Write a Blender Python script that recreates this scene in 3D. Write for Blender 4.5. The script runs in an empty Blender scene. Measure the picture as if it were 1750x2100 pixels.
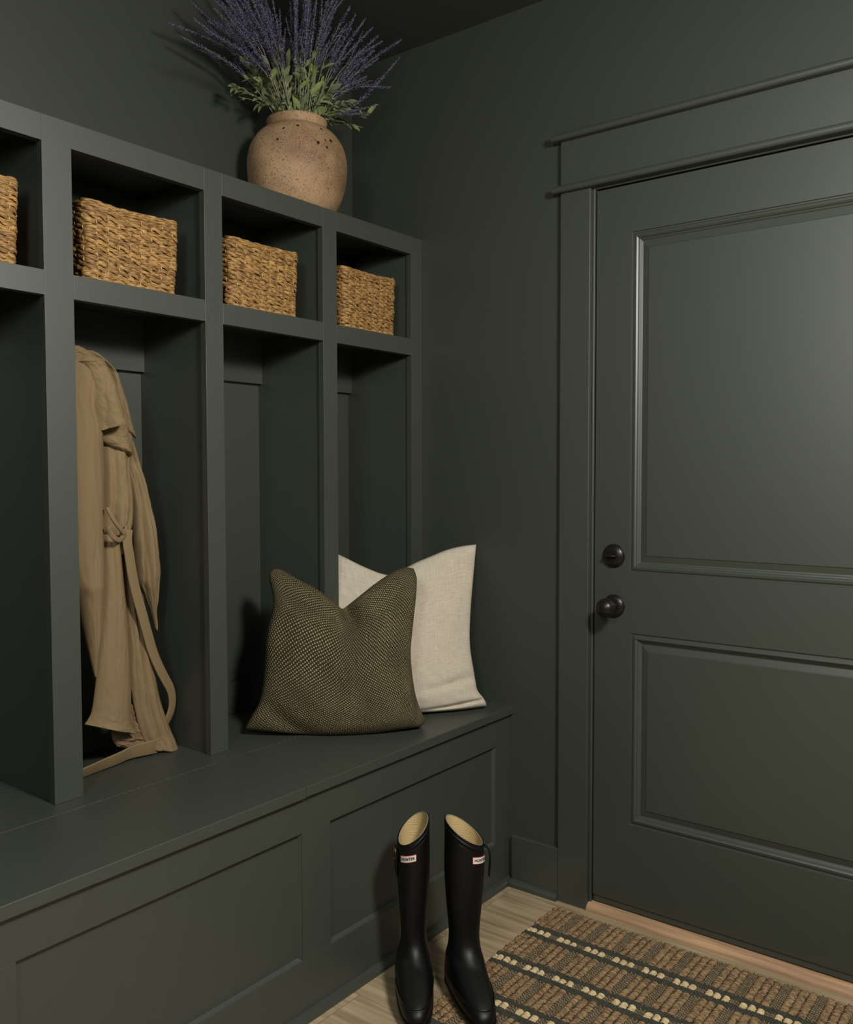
import bpy, bmesh, math, random
from math import sin, cos, pi, radians, sqrt
from mathutils import Vector, Matrix, noise

random.seed(11)
scene = bpy.context.scene
COL = scene.collection

# ------------------------------------------------------------------ helpers
def link(o, parent=None):
    COL.objects.link(o)
    if parent is not None:
        o.parent = parent
    return o

def mesh_obj(name, verts, faces, mats, parent=None, smooth=False, mat_idx=None, uvs=None):
    me = bpy.data.meshes.new(name)
    me.from_pydata(verts, [], faces)
    if not isinstance(mats, (list, tuple)):
        mats = [mats]
    for m in mats:
        me.materials.append(m)
    if mat_idx:
        me.polygons.foreach_set('material_index', mat_idx)
    if uvs is not None:
        uv = me.uv_layers.new(name='UVMap')
        li = [0] * len(me.loops)
        me.loops.foreach_get('vertex_index', li)
        flat = []
        for i in li:
            flat += uvs[i]
        uv.data.foreach_set('uv', flat)
    me.polygons.foreach_set('use_smooth', [smooth] * len(me.polygons))
    me.update()
    o = bpy.data.objects.new(name, me)
    return link(o, parent)

def tag(o, label, cat=None, group=None, kind=None):
    o['label'] = label
    if cat: o['category'] = cat
    if group: o['group'] = group
    if kind: o['kind'] = kind
    return o

def empty(name, loc, rz=0.0):
    o = bpy.data.objects.new(name, None)
    o.empty_display_size = 0.05
    o.location = loc
    o.rotation_euler = (0, 0, rz)
    return link(o)

class MB:
    """collects shapes of one part"""
    def __init__(self):
        self.v = []; self.f = []; self.mi = []
    def add(self, vs, fs, mi=0):
        b = len(self.v)
        self.v += [tuple(p) for p in vs]
        self.f += [tuple(i + b for i in f) for f in fs]
        self.mi += [mi] * len(fs)
    def box(self, x0, x1, y0, y1, z0, z1, mi=0):
        vs = [(x0,y0,z0),(x1,y0,z0),(x1,y1,z0),(x0,y1,z0),(x0,y0,z1),(x1,y0,z1),(x1,y1,z1),(x0,y1,z1)]
        fs = [(0,3,2,1),(4,5,6,7),(0,1,5,4),(1,2,6,5),(2,3,7,6),(3,0,4,7)]
        self.add(vs, fs, mi)
    def lathe(self, prof, n=48, axis='Z', c=(0,0,0), mi=0):
        vs = []
        for r, h in prof:
            for k in range(n):
                a = 2*pi*k/n
                if axis == 'Z': p = (r*cos(a), r*sin(a), h)
                elif axis == 'Y': p = (r*cos(a), -h, r*sin(a))
                else: p = (h, r*cos(a), r*sin(a))
                vs.append((p[0]+c[0], p[1]+c[1], p[2]+c[2]))
        fs = []
        for i in range(len(prof)-1):
            for k in range(n):
                k2 = (k+1) % n
                fs.append((i*n+k, i*n+k2, (i+1)*n+k2, (i+1)*n+k))
        self.add(vs, fs, mi)
    def tube(self, pts, rad, n=6, mi=0, closed=False, flat=None):
        """tube along pts; rad number or list"""
        P = [Vector(p) for p in pts]
        m = len(P)
        if not hasattr(rad, '__len__'): rad = [rad]*m
        vs = []; up = Vector((0,0,1))
        for i in range(m):
            if closed: t = P[(i+1) % m] - P[i-1]
            else: t = P[min(i+1,m-1)] - P[max(i-1,0)]
            t.normalize()
            a = t.cross(up)
            if a.length < 1e-3: a = t.cross(Vector((1,0,0)))
            a.normalize(); b = a.cross(t)
            for k in range(n):
                w = 2*pi*k/n
                fa, fb = (1,1) if flat is None else flat
                vs.append(P[i] + a*(cos(w)*rad[i]*fa) + b*(sin(w)*rad[i]*fb))
        fs = []
        for i in range(m if closed else m-1):
            j = (i+1) % m
            for k in range(n):
                k2 = (k+1) % n
                fs.append((i*n+k, i*n+k2, j*n+k2, j*n+k))
        if not closed:
            fs.append(tuple(range(n))[::-1]); fs.append(tuple((m-1)*n+k for k in range(n)))
        self.add(vs, fs, mi)
    def build(self, name, mats, parent=None, smooth=False, bevel=0.0):
        o = mesh_obj(name, self.v, self.f, mats, parent, smooth, self.mi)
        if bevel:
            md = o.modifiers.new('bevel', 'BEVEL')
            md.width = bevel; md.segments = 2; md.limit_method = 'ANGLE'
            md.harden_normals = False
        return o

def boxpart(name, b, mat, parent, bevel=0.0006):
    m = MB(); m.box(*b)
    return m.build(name, mat, parent, False, bevel)

def catmull(pts, n):
    """resample a polyline of tuples with a Catmull-Rom curve to n points"""
    m = len(pts); out = []
    for i in range(n):
        t = i*(m-1)/(n-1)
        k = min(int(t), m-2); f = t-k
        p0 = pts[max(k-1,0)]; p1 = pts[k]; p2 = pts[k+1]; p3 = pts[min(k+2,m-1)]
        out.append(tuple(0.5*((2*b)+(-a+c)*f+(2*a-5*b+4*c-d)*f*f+(-a+3*b-3*c+d)*f**3) for a,b,c,d in zip(p0,p1,p2,p3)))
    return out

# ------------------------------------------------------------------ materials
def lin(c):
    return tuple(((v/255)/12.92 if v/255 <= .04045 else ((v/255+.055)/1.055)**2.4) for v in c)

def mat(name, rgb, rough=.5, spec=.5, noise_scale=None, var=.12, bump=None, stretch=(1,1,1), metal=0.0, coat=0.0, coords='Object'):
    m = bpy.data.materials.new(name); m.use_nodes = True
    nt = m.node_tree; N = nt.nodes; L = nt.links
    b = N['Principled BSDF']
    c = lin(rgb)
    b.inputs['Base Color'].default_value = (*c, 1)
    b.inputs['Roughness'].default_value = rough
    b.inputs['Specular IOR Level'].default_value = spec
    b.inputs['Metallic'].default_value = metal
    if noise_scale:
        tc = N.new('ShaderNodeTexCoord'); mp = N.new('ShaderNodeMapping')
        mp.inputs['Scale'].default_value = stretch
        L.new(tc.outputs[coords], mp.inputs['Vector'])
        nz = N.new('ShaderNodeTexNoise'); nz.inputs['Scale'].default_value = noise_scale
        nz.inputs['Detail'].default_value = 5
        L.new(mp.outputs['Vector'], nz.inputs['Vector'])
        cr = N.new('ShaderNodeValToRGB')
        cr.color_ramp.elements[0].position = .3; cr.color_ramp.elements[1].position = .7
        cr.color_ramp.elements[0].color = (*[v*(1-var) for v in c], 1)
        cr.color_ramp.elements[1].color = (*[v*(1+var) for v in c], 1)
        L.new(nz.outputs['Fac'], cr.inputs['Fac'])
        L.new(cr.outputs['Color'], b.inputs['Base Color'])
        if bump:
            bp = N.new('ShaderNodeBump'); bp.inputs['Strength'].default_value = bump[0]; bp.inputs['Distance'].default_value = bump[1]
            L.new(nz.outputs['Fac'], bp.inputs['Height'])
            L.new(bp.outputs['Normal'], b.inputs['Normal'])
    return m

GREEN = (57, 62, 54)
M_wall = mat('wall_paint', GREEN, .5, .6, 220, .02, (.08, .0006))
M_trim = mat('trim_paint', GREEN, .46, 1.0, 60, .02, (.05, .0005))
M_door = mat('door_paint', GREEN, .43, 1.0, 90, .02, (.05, .0004))
M_unit = mat('cabinet_paint', GREEN, .5, .95, 45, .025, (.05, .0005))
M_bronze = mat('oiled_bronze', (34, 28, 26), .33, .6, 40, .1, metal=.35)
M_brass = mat('brass_buckle', (150, 120, 80), .3, .5, metal=.8)
M_rubber = mat('black_rubber', (7, 7, 8), .48, .38, 25, .25, (.05, .001))
M_rubber_matt = mat('black_rubber_strap', (8, 8, 9), .45, .4)
M_khaki = mat('khaki_gabardine', (132, 112, 82), .8, .2, 900, .06, (.12, .0006))
M_khaki_in = mat('khaki_inside', (122, 101, 76), .85, .15, 500, .12)
M_stem = mat('dusty_stem', (140, 138, 118), .75, .2, 120, .2)
M_leaf = mat('sage_leaf', (132, 144, 92), .7, .25, 60, .22, (.2, .002))
M_leaf_dull = mat('sage_leaf_dull', (112, 120, 90), .75, .2, 60, .22, (.2, .002))
M_purple = mat('lavender_floret', (75, 70, 96), .8, .15, 90, .35)
M_purple_b = mat('lavender_floret_blue', (95, 94, 122), .8, .15, 90, .35)
M_badge_w = mat('badge_white', (225, 220, 208), .5, .4)
M_badge_r = mat('badge_red', (165, 28, 38), .5, .4)
M_badge_k = mat('badge_letter', (14, 14, 14), .5, .4)
M_gray_rim = mat('lining_edge', (150, 142, 126), .6, .3)
M_lamp = mat('lamp_trim', (210, 208, 200), .5, .3)

def weave_mat(name, dark, light, n, rough=.9, bump=.6):
    m = bpy.data.materials.new(name); m.use_nodes = True
    nt = m.node_tree; N = nt.nodes; L = nt.links; b = N['Principled BSDF']
    b.inputs['Roughness'].default_value = rough; b.inputs['Specular IOR Level'].default_value = .15
    uv = N.new('ShaderNodeTexCoord')
    nz0 = N.new('ShaderNodeTexNoise'); nz0.inputs['Scale'].default_value = 14; nz0.inputs['Detail'].default_value = 3
    L.new(uv.outputs['UV'], nz0.inputs['Vector'])
    mix0 = N.new('ShaderNodeVectorMath'); mix0.operation = 'MULTIPLY_ADD'
    mix0.inputs[1].default_value = (.012, .012, 0)
    L.new(nz0.outputs['Color'], mix0.inputs[0]); L.new(uv.outputs['UV'], mix0.inputs[2])
    sp = N.new('ShaderNodeSeparateXYZ'); L.new(mix0.outputs['Vector'], sp.inputs['Vector'])
    def wave(sock, k):
        mu = N.new('ShaderNodeMath'); mu.operation = 'MULTIPLY'; mu.inputs[1].default_value = pi*k
        L.new(sock, mu.inputs[0])
        si = N.new('ShaderNodeMath'); si.operation = 'SINE'; L.new(mu.outputs[0], si.inputs[0]); return si.outputs[0]
    pr = N.new('ShaderNodeMath'); pr.operation = 'MULTIPLY'
    L.new(wave(sp.outputs['X'], n), pr.inputs[0]); L.new(wave(sp.outputs['Y'], n), pr.inputs[1])
    nz = N.new('ShaderNodeTexNoise'); nz.inputs['Scale'].default_value = n*.9; nz.inputs['Detail'].default_value = 2
    L.new(uv.outputs['UV'], nz.inputs['Vector'])
    ad = N.new('ShaderNodeMath'); ad.operation = 'MULTIPLY_ADD'; ad.inputs[1].default_value = 1.0
    L.new(nz.outputs['Fac'], ad.inputs[0]); L.new(pr.outputs[0], ad.inputs[2])
    nzb = N.new('ShaderNodeTexNoise'); nzb.inputs['Scale'].default_value = 5; nzb.inputs['Detail'].default_value = 4
    L.new(uv.outputs['UV'], nzb.inputs['Vector'])
    ad2 = N.new('ShaderNodeMath'); ad2.operation = 'MULTIPLY_ADD'; ad2.inputs[1].default_value = .7
    L.new(nzb.outputs['Fac'], ad2.inputs[0]); L.new(ad.outputs[0], ad2.inputs[2])
    cr = N.new('ShaderNodeValToRGB')
    cr.color_ramp.elements[0].position = .55; cr.color_ramp.elements[1].position = 1.0
    e = cr.color_ramp.elements; d = lin(dark); l = lin(light)
    mr = N.new('ShaderNodeMapRange'); mr.inputs['From Min'].default_value = -.4; mr.inputs['From Max'].default_value = 2.1
    L.new(ad2.outputs[0], mr.inputs['Value']); L.new(mr.outputs['Result'], cr.inputs['Fac'])
    e[0].color = (*d, 1); e[1].color = (*l, 1)
    L.new(cr.outputs['Color'], b.inputs['Base Color'])
    bp = N.new('ShaderNodeBump'); bp.inputs['Strength'].default_value = bump; bp.inputs['Distance'].default_value = .002
    L.new(mr.outputs['Result'], bp.inputs['Height']); L.new(bp.outputs['Normal'], b.inputs['Normal'])
    return m
M_olive = weave_mat('olive_basketweave', (50, 45, 32), (184, 168, 124), 112, bump=.5)

def linen_mat():
    m = bpy.data.materials.new('cream_linen'); m.use_nodes = True
    nt = m.node_tree; N = nt.nodes; L = nt.links; b = N['Principled BSDF']
    b.inputs['Roughness'].default_value = .9; b.inputs['Specular IOR Level'].default_value = .1
    uv = N.new('ShaderNodeTexCoord'); outs = []
    for sc in ((14, 260, 1), (260, 14, 1)):
        mp = N.new('ShaderNodeMapping'); mp.inputs['Scale'].default_value = sc
        L.new(uv.outputs['UV'], mp.inputs['Vector'])
        nz = N.new('ShaderNodeTexNoise'); nz.inputs['Scale'].default_value = 1; nz.inputs['Detail'].default_value = 4
        L.new(mp.outputs['Vector'], nz.inputs['Vector']); outs.append(nz.outputs['Fac'])
    ad = N.new('ShaderNodeMath'); ad.operation = 'ADD'; L.new(outs[0], ad.inputs[0]); L.new(outs[1], ad.inputs[1])
    mr = N.new('ShaderNodeMapRange'); mr.inputs['From Min'].default_value = .7; mr.inputs['From Max'].default_value = 1.3
    L.new(ad.outputs[0], mr.inputs['Value'])
    cr = N.new('ShaderNodeValToRGB')
    cr.color_ramp.elements[0].color = (*lin((176, 164, 146)), 1); cr.color_ramp.elements[1].color = (*lin((206, 196, 178)), 1)
    L.new(mr.outputs['Result'], cr.inputs['Fac']); L.new(cr.outputs['Color'], b.inputs['Base Color'])
    bp = N.new('ShaderNodeBump'); bp.inputs['Strength'].default_value = .25; bp.inputs['Distance'].default_value = .001
    L.new(mr.outputs['Result'], bp.inputs['Height']); L.new(bp.outputs['Normal'], b.inputs['Normal'])
    return m
M_linen = linen_mat()

def lining_mat():
    m = bpy.data.materials.new('boot_lining'); m.use_nodes = True
    nt = m.node_tree; N = nt.nodes; L = nt.links; b = N['Principled BSDF']
    b.inputs['Roughness'].default_value = .85
    uv = N.new('ShaderNodeTexCoord')
    br = N.new('ShaderNodeTexBrick'); br.inputs['Scale'].default_value = 1.0
    br.inputs['Brick Width'].default_value = .009; br.inputs['Row Height'].default_value = .0042
    br.inputs['Mortar Size'].default_value = .0008
    br.inputs['Color1'].default_value = (*lin((212, 190, 140)), 1); br.inputs['Color2'].default_value = (*lin((204, 184, 136)), 1)
    br.inputs['Mortar'].default_value = (*lin((178, 150, 98)), 1)
    L.new(uv.outputs['UV'], br.inputs['Vector']); L.new(br.outputs['Color'], b.inputs['Base Color'])
    return m
M_lining = lining_mat()

def strand_mat(name, dark, light, scale=(60, 60, 60), rough=.55):
    m = bpy.data.materials.new(name); m.use_nodes = True
    nt = m.node_tree; N = nt.nodes; L = nt.links; b = N['Principled BSDF']
    b.inputs['Roughness'].default_value = rough; b.inputs['Specular IOR Level'].default_value = .4
    tc = N.new('ShaderNodeTexCoord'); mp = N.new('ShaderNodeMapping'); mp.inputs['Scale'].default_value = scale
    L.new(tc.outputs['Object'], mp.inputs['Vector'])
    nz = N.new('ShaderNodeTexNoise'); nz.inputs['Scale'].default_value = 1; nz.inputs['Detail'].default_value = 5
    L.new(mp.outputs['Vector'], nz.inputs['Vector'])
    cr = N.new('ShaderNodeValToRGB'); cr.color_ramp.elements[0].position = .34; cr.color_ramp.elements[1].position = .7
    cr.color_ramp.elements[0].color = (*lin(dark), 1); cr.color_ramp.elements[1].color = (*lin(light), 1)
    L.new(nz.outputs['Fac'], cr.inputs['Fac']); L.new(cr.outputs['Color'], b.inputs['Base Color'])
    bp = N.new('ShaderNodeBump'); bp.inputs['Strength'].default_value = .35; bp.inputs['Distance'].default_value = .002
    L.new(nz.outputs['Fac'], bp.inputs['Height']); L.new(bp.outputs['Normal'], b.inputs['Normal'])
    return m
M_grass = strand_mat('seagrass', (104, 68, 32), (208, 164, 100), (70, 70, 520))
M_grass_d = strand_mat('seagrass_dark', (86, 56, 28), (188, 146, 90), (70, 70, 520))
M_grass_l = strand_mat('seagrass_stake', (190, 150, 92), (226, 192, 132), (90, 90, 200))
M_grass_in = mat('basket_inside', (70, 48, 26), .8, .2, 60, .3)
M_jute = strand_mat('jute_brown', (84, 62, 42), (168, 138, 100), (70, 260, 120), .8)
M_jute_c = strand_mat('jute_cream', (176, 150, 108), (222, 202, 160), (70, 260, 120), .8)
M_jute_k = strand_mat('jute_charcoal', (46, 46, 38), (74, 72, 58), (90, 200, 120), .85)
M_jute_b = strand_mat('braid_taupe', (104, 88, 66), (150, 130, 100), (120, 120, 120), .85)
M_braid_k = strand_mat('braid_dark', (58, 52, 40), (92, 80, 60), (120, 120, 120), .85)
M_rug_base = mat('rug_backing', (52, 46, 36), .9, .1, 120, .25)

def floor_mat():
    m = bpy.data.materials.new('oak_plank'); m.use_nodes = True
    nt = m.node_tree; N = nt.nodes; L = nt.links; b = N['Principled BSDF']
    b.inputs['Roughness'].default_value = .5; b.inputs['Specular IOR Level'].default_value = .35
    tc = N.new('ShaderNodeTexCoord')
    br = N.new('ShaderNodeTexBrick'); br.inputs['Scale'].default_value = 1
    br.offset = .37; br.inputs['Brick Width'].default_value = 1.22; br.inputs['Row Height'].default_value = .18
    br.inputs['Mortar Size'].default_value = .0007; br.inputs['Mortar Smooth'].default_value = .1
    br.inputs['Color1'].default_value = (.25, .25, .25, 1); br.inputs['Color2'].default_value = (.75, .75, .75, 1); br.inputs['Mortar'].default_value = (0, 0, 0, 1)
    mo = N.new('ShaderNodeMapping'); mo.inputs['Location'].default_value = (.09, .2, 0)
    L.new(tc.outputs['Object'], mo.inputs['Vector']); L.new(mo.outputs['Vector'], br.inputs['Vector'])
    # per-plank offset of the grain
    vm = N.new('ShaderNodeVectorMath'); vm.operation = 'MULTIPLY_ADD'; vm.inputs[1].default_value = (7, 5, 3)
    L.new(br.outputs['Color'], vm.inputs[0]); L.new(tc.outputs['Object'], vm.inputs[2])
    mp = N.new('ShaderNodeMapping'); mp.inputs['Scale'].default_value = (3.2, 55, 1)
    L.new(vm.outputs['Vector'], mp.inputs['Vector'])
    n1 = N.new('ShaderNodeTexNoise'); n1.inputs['Scale'].default_value = 1; n1.inputs['Detail'].default_value = 6; n1.inputs['Distortion'].default_value = .6
    L.new(mp.outputs['Vector'], n1.inputs['Vector'])
    mp2 = N.new('ShaderNodeMapping'); mp2.inputs['Scale'].default_value = (1.4, 9, 1); L.new(vm.outputs['Vector'], mp2.inputs['Vector'])
    n2 = N.new('ShaderNodeTexNoise'); n2.inputs['Scale'].default_value = 1; n2.inputs['Detail'].default_value = 3; n2.inputs['Distortion'].default_value = 1.2
    L.new(mp2.outputs['Vector'], n2.inputs['Vector'])
    mx = N.new('ShaderNodeMath'); mx.operation = 'MULTIPLY_ADD'; mx.inputs[1].default_value = .55
    L.new(n2.outputs['Fac'], mx.inputs[0]); L.new(n1.outputs['Fac'], mx.inputs[2])
    cr = N.new('ShaderNodeValToRGB'); e = cr.color_ramp.elements
    e[0].position = .55; e[1].position = .98
    e[0].color = (*lin((136, 118, 92)), 1); e[1].color = (*lin((184, 165, 132)), 1)
    L.new(mx.outputs[0], cr.inputs['Fac'])
    mm = N.new('ShaderNodeMix'); mm.data_type = 'RGBA'; mm.blend_type = 'MIX'
    mm.inputs[7].default_value = (*lin((104, 86, 62)), 1)
    L.new(br.outputs['Fac'], mm.inputs[0]); L.new(cr.outputs['Color'], mm.inputs[6])
    L.new(mm.outputs[2], b.inputs['Base Color'])
    bp = N.new('ShaderNodeBump'); bp.inputs['Strength'].default_value = .12; bp.inputs['Distance'].default_value = .001
    L.new(n1.outputs['Fac'], bp.inputs['Height']); L.new(bp.outputs['Normal'], b.inputs['Normal'])
    return m
M_floor = floor_mat()
M_bare = mat('bare_oak', (176, 142, 110), .55, .3, 1, .28, (.1, .001), stretch=(5, 110, 60))

def clay_mat():
    m = bpy.data.materials.new('speckled_clay'); m.use_nodes = True
    nt = m.node_tree; N = nt.nodes; L = nt.links; b = N['Principled BSDF']
    b.inputs['Roughness'].default_value = .62; b.inputs['Specular IOR Level'].default_value = .35
    tc = N.new('ShaderNodeTexCoord')
    def nz(scale, det=4):
        n = N.new('ShaderNodeTexNoise'); n.inputs['Scale'].default_value = scale; n.inputs['Detail'].default_value = det
        L.new(tc.outputs['Object'], n.inputs['Vector']); return n.outputs['Fac']
    cr = N.new('ShaderNodeValToRGB'); e = cr.color_ramp.elements; e[0].position = .32; e[1].position = .68
    e[0].color = (*lin((134, 106, 78)), 1); e[1].color = (*lin((186, 152, 116)), 1)
    L.new(nz(9), cr.inputs['Fac'])
    # fine grit
    g = N.new('ShaderNodeValToRGB'); g.color_ramp.elements[0].position = .33; g.color_ramp.elements[1].position = .43
    g.color_ramp.elements[0].color = (.45, .42, .38, 1); g.color_ramp.elements[1].color = (1, 1, 1, 1)
    L.new(nz(230, 2), g.inputs['Fac'])
    m1 = N.new('ShaderNodeMix'); m1.data_type = 'RGBA'; m1.blend_type = 'MULTIPLY'; m1.inputs[0].default_value = 1
    L.new(cr.outputs['Color'], m1.inputs[6]); L.new(g.outputs['Color'], m1.inputs[7])
    # dark pits, bigger ones in a band on the shoulder
    vo = N.new('ShaderNodeTexVoronoi'); vo.inputs['Scale'].default_value = 62; L.new(tc.outputs['Object'], vo.inputs['Vector'])
    sel = N.new('ShaderNodeSeparateColor'); L.new(vo.outputs['Color'], sel.inputs['Color'])
    thr = N.new('ShaderNodeMath'); thr.operation = 'GREATER_THAN'; thr.inputs[1].default_value = .45; L.new(sel.outputs['Red'], thr.inputs[0])
    rad = N.new('ShaderNodeMath'); rad.operation = 'MULTIPLY'; rad.inputs[1].default_value = .42; L.new(sel.outputs['Green'], rad.inputs[0])
    ls = N.new('ShaderNodeMath'); ls.operation = 'LESS_THAN'; L.new(vo.outputs['Distance'], ls.inputs[0]); L.new(rad.outputs[0], ls.inputs[1])
    sz = N.new('ShaderNodeSeparateXYZ'); L.new(tc.outputs['Object'], sz.inputs['Vector'])
    b1 = N.new('ShaderNodeMath'); b1.operation = 'GREATER_THAN'; b1.inputs[1].default_value = .172; L.new(sz.outputs['Z'], b1.inputs[0])
    b2 = N.new('ShaderNodeMath'); b2.operation = 'LESS_THAN'; b2.inputs[1].default_value = .238; L.new(sz.outputs['Z'], b2.inputs[0])
    nb = N.new('ShaderNodeMath'); nb.operation = 'GREATER_THAN'; nb.inputs[1].default_value = .4; L.new(nz(7, 1), nb.inputs[0])
    cur = thr.outputs[0]
    for o in (ls.outputs[0], b1.outputs[0], b2.outputs[0], nb.outputs[0]):
        mu = N.new('ShaderNodeMath'); mu.operation = 'MULTIPLY'; L.new(cur, mu.inputs[0]); L.new(o, mu.inputs[1]); cur = mu.outputs[0]
    m2 = N.new('ShaderNodeMix'); m2.data_type = 'RGBA'; m2.inputs[7].default_value = (*lin((40, 28, 18)), 1)
    L.new(cur, m2.inputs[0]); L.new(m1.outputs[2], m2.inputs[6])
    # tiny pale flecks
    v2 = N.new('ShaderNodeTexVoronoi'); v2.inputs['Scale'].default_value = 70; L.new(tc.outputs['Object'], v2.inputs['Vector'])
    s2 = N.new('ShaderNodeSeparateColor'); L.new(v2.outputs['Color'], s2.inputs['Color'])
    t2 = N.new('ShaderNodeMath'); t2.operation = 'GREATER_THAN'; t2.inputs[1].default_value = .95; L.new(s2.outputs['Blue'], t2.inputs[0])
    l2 = N.new('ShaderNodeMath'); l2.operation = 'LESS_THAN'; l2.inputs[1].default_value = .12; L.new(v2.outputs['Distance'], l2.inputs[0])
    mu2 = N.new('ShaderNodeMath'); mu2.operation = 'MULTIPLY'; L.new(t2.outputs[0], mu2.inputs[0]); L.new(l2.outputs[0], mu2.inputs[1])
    m3 = N.new('ShaderNodeMix'); m3.data_type = 'RGBA'; m3.inputs[7].default_value = (*lin((205, 188, 160)), 1)
    L.new(mu2.outputs[0], m3.inputs[0]); L.new(m2.outputs[2], m3.inputs[6])
    L.new(m3.outputs[2], b.inputs['Base Color'])
    bp = N.new('ShaderNodeBump'); bp.inputs['Strength'].default_value = .35; bp.inputs['Distance'].default_value = .002
    L.new(nz(150, 3), bp.inputs['Height']); L.new(bp.outputs['Normal'], b.inputs['Normal'])
    return m
M_clay = clay_mat()

# ------------------------------------------------------------------ the room
FZ = 0.01            # floor level
CZ = 2.672           # ceiling level
XR, YF = 3.5, -4.2   # right wall, end of the room behind the photographer

m = MB(); m.box(-.1, XR+.1, YF, .15, FZ-.1, FZ)
tag(m.build('floor', M_floor), 'pale oak plank floor below the bench and rug', 'floor', kind='structure')
m = MB(); m.box(-.1, XR+.1, YF, .15, CZ, CZ+.1)
tag(m.build('ceiling', M_wall), 'dark green painted ceiling above the vase', 'ceiling', kind='structure')
m = MB(); m.box(-.1, 0, YF, .12, FZ, CZ)
tag(m.build('wall_left', M_wall), 'dark green wall behind the lockers', 'wall', kind='structure')
DX0, DX1 = .935, 1.849          # door slab
DZ0, DZ1 = .056, 2.087
m = MB()
m.box(0, DX0-.013, 0, .12, FZ, CZ); m.box(DX1+.013, XR, 0, .12, FZ, CZ); m.box(DX0-.013, DX1+.013, 0, .12, DZ1+.012, CZ)
tag(m.build('wall_back', M_wall), 'dark green wall around the door', 'wall', kind='structure')
m = MB(); m.box(XR, XR+.1, YF, .12, FZ, CZ)
tag(m.build('wall_right', M_wall), 'dark green wall on the far side of the door', 'wall', kind='structure')
m = MB(); m.box(-.1, XR+.1, YF-.1, YF, FZ, CZ)
tag(m.build('wall_front', M_wall), 'dark green wall facing the door', 'wall', kind='structure')

# door casing, head, jamb, threshold
def struct(o, label, cat):
    return tag(o, label, cat, kind='structure')
struct(boxpart('trim_1', (.827, .922, -.018, 0, FZ, 2.096), M_trim, None, .0015), 'flat dark green casing on the knob side of the door', 'trim')
struct(boxpart('trim_2', (1.862, 1.957, -.018, 0, FZ, 2.096), M_trim, None, .0015), 'flat dark green casing on the hinge side of the door', 'trim')
m = MB(); m.box(.827, 1.957, -.018, 0, 2.116, 2.242)
h = m.build('trim_3', M_trim, None, False, .0012)
struct(h, 'wide dark green header board above the door', 'trim')
def bead(x0, x1, z0, z1, d):
    mb = MB(); n = 8; prof = [(0, z0), (-d*.8, z0)]
    for k in range(1, n): 
        a = -pi/2+pi*k/n
        prof.append((-d*.8-d*.2*cos(a), (z0+z1)/2+(z1-z0)/2*sin(a)))
    prof += [(-d*.8, z1), (0, z1)]
    q = len(prof)
    mb.add([(x0, y, z) for y, z in prof]+[(x1, y, z) for y, z in prof],
           [(i, i+1, q+i+1, q+i) for i in range(q-1)]+[tuple(range(q))[::-1], tuple(range(q, 2*q))])
    return mb
bead(.806, 1.978, 2.096, 2.116, .036).build('bead', M_trim, h, False)
bead(.806, 1.978, 2.242, 2.262, .040).build('cap', M_trim, h, False)
m = MB()
m.box(DX0-.013, DX0-.005, -.003, .115, FZ, DZ1+.012); m.box(DX1+.005, DX1+.013, -.003, .115, FZ, DZ1+.012)
m.box(DX0-.005, DX1+.005, -.003, .115, DZ1+.005, DZ1+.012)
m.box(DX0-.005, DX0+.02, .047, .06, FZ+.02, DZ1+.005); m.box(DX1-.02, DX1+.005, .047, .06, FZ+.02, DZ1+.005); m.box(DX0+.02, DX1-.02, .047, .06, DZ1-.02, DZ1+.005)
struct(m.build('trim_4', M_trim, None, False, .0022), 'dark green door jamb lining the doorway', 'trim')
m = MB()
prof = [(-.022, FZ), (-.022, FZ+.008), (-.016, FZ+.016), (-.004, FZ+.021), (.10, FZ+.024), (.10, FZ)]
q = len(prof); X0, X1 = DX0-.012, DX1+.012
m.add([(X0, y, z) for y, z in prof]+[(X1, y, z) for y, z in prof], [(i, (i+1) % q, q+(i+1) % q, q+i) for i in range(q)]+[tuple(range(q))[::-1], tuple(range(q, 2*q))])
struct(m.build('trim_5', M_bare, None, False, .001), 'bare reddish oak threshold under the door', 'threshold')
struct(boxpart('baseboard_back', (.662, .827, -.015, 0, FZ, .167), M_trim, None, .0025), 'short dark green baseboard between bench and door casing', 'baseboard')
m = MB()
prof = [(-.015, FZ), (-.030, FZ), (-.029, FZ+.010), (-.024, FZ+.019), (-.015, FZ+.022)]
q = len(prof)
m.add([(.662, y, z) for y, z in prof]+[(.827, y, z) for y, z in prof], [(i, (i+1) % q, q+(i+1) % q, q+i) for i in range(q)]+[tuple(range(q))[::-1], tuple(range(q, 2*q))])
struct(m.build('trim_6', M_trim), 'dark green shoe moulding below the short baseboard', 'trim')
struct(boxpart('baseboard_right', (1.957, XR, -.015, 0, FZ, .167), M_trim, None, .0025), 'dark green baseboard on the hinge side of the door', 'baseboard')

# ------------------------------------------------------------------ door slab with two raised panels
PROF = [(0, 0), (.002, .0035), (.005, .0035), (.009, .000), (.015, -.001), (.019, .002), (.021, .0055), (.024, .0065), (.027, .0095),
        (.030, .0105), (.047, .0065), (.049, .0045), (.052, .0045)]   # (inset, depth below the face)
PANELS = [(1.041, 1.743, 1.010, 1.957), (1.047, 1.737, .289, .838)]
m = MB()
x0, x1, z0, z1 = DX0, DX1, DZ0, DZ1
(ax0, ax1, az0, az1), (bx0, bx1, bz0, bz1) = PANELS
def face(xa, xb, za, zb, y=0):
    m.add([(xa, y, za), (xb, y, za), (xb, y, zb), (xa, y, zb)], [(0, 1, 2, 3)])
face(x0, x1, az1, z1); face(x0, ax0, az0, az1); face(ax1, x1, az0, az1); face(x0, x1, bz1, az0)
face(x0, bx0, bz0, bz1); face(bx1, x1, bz0, bz1); face(x0, x1, z0, bz0)
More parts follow.
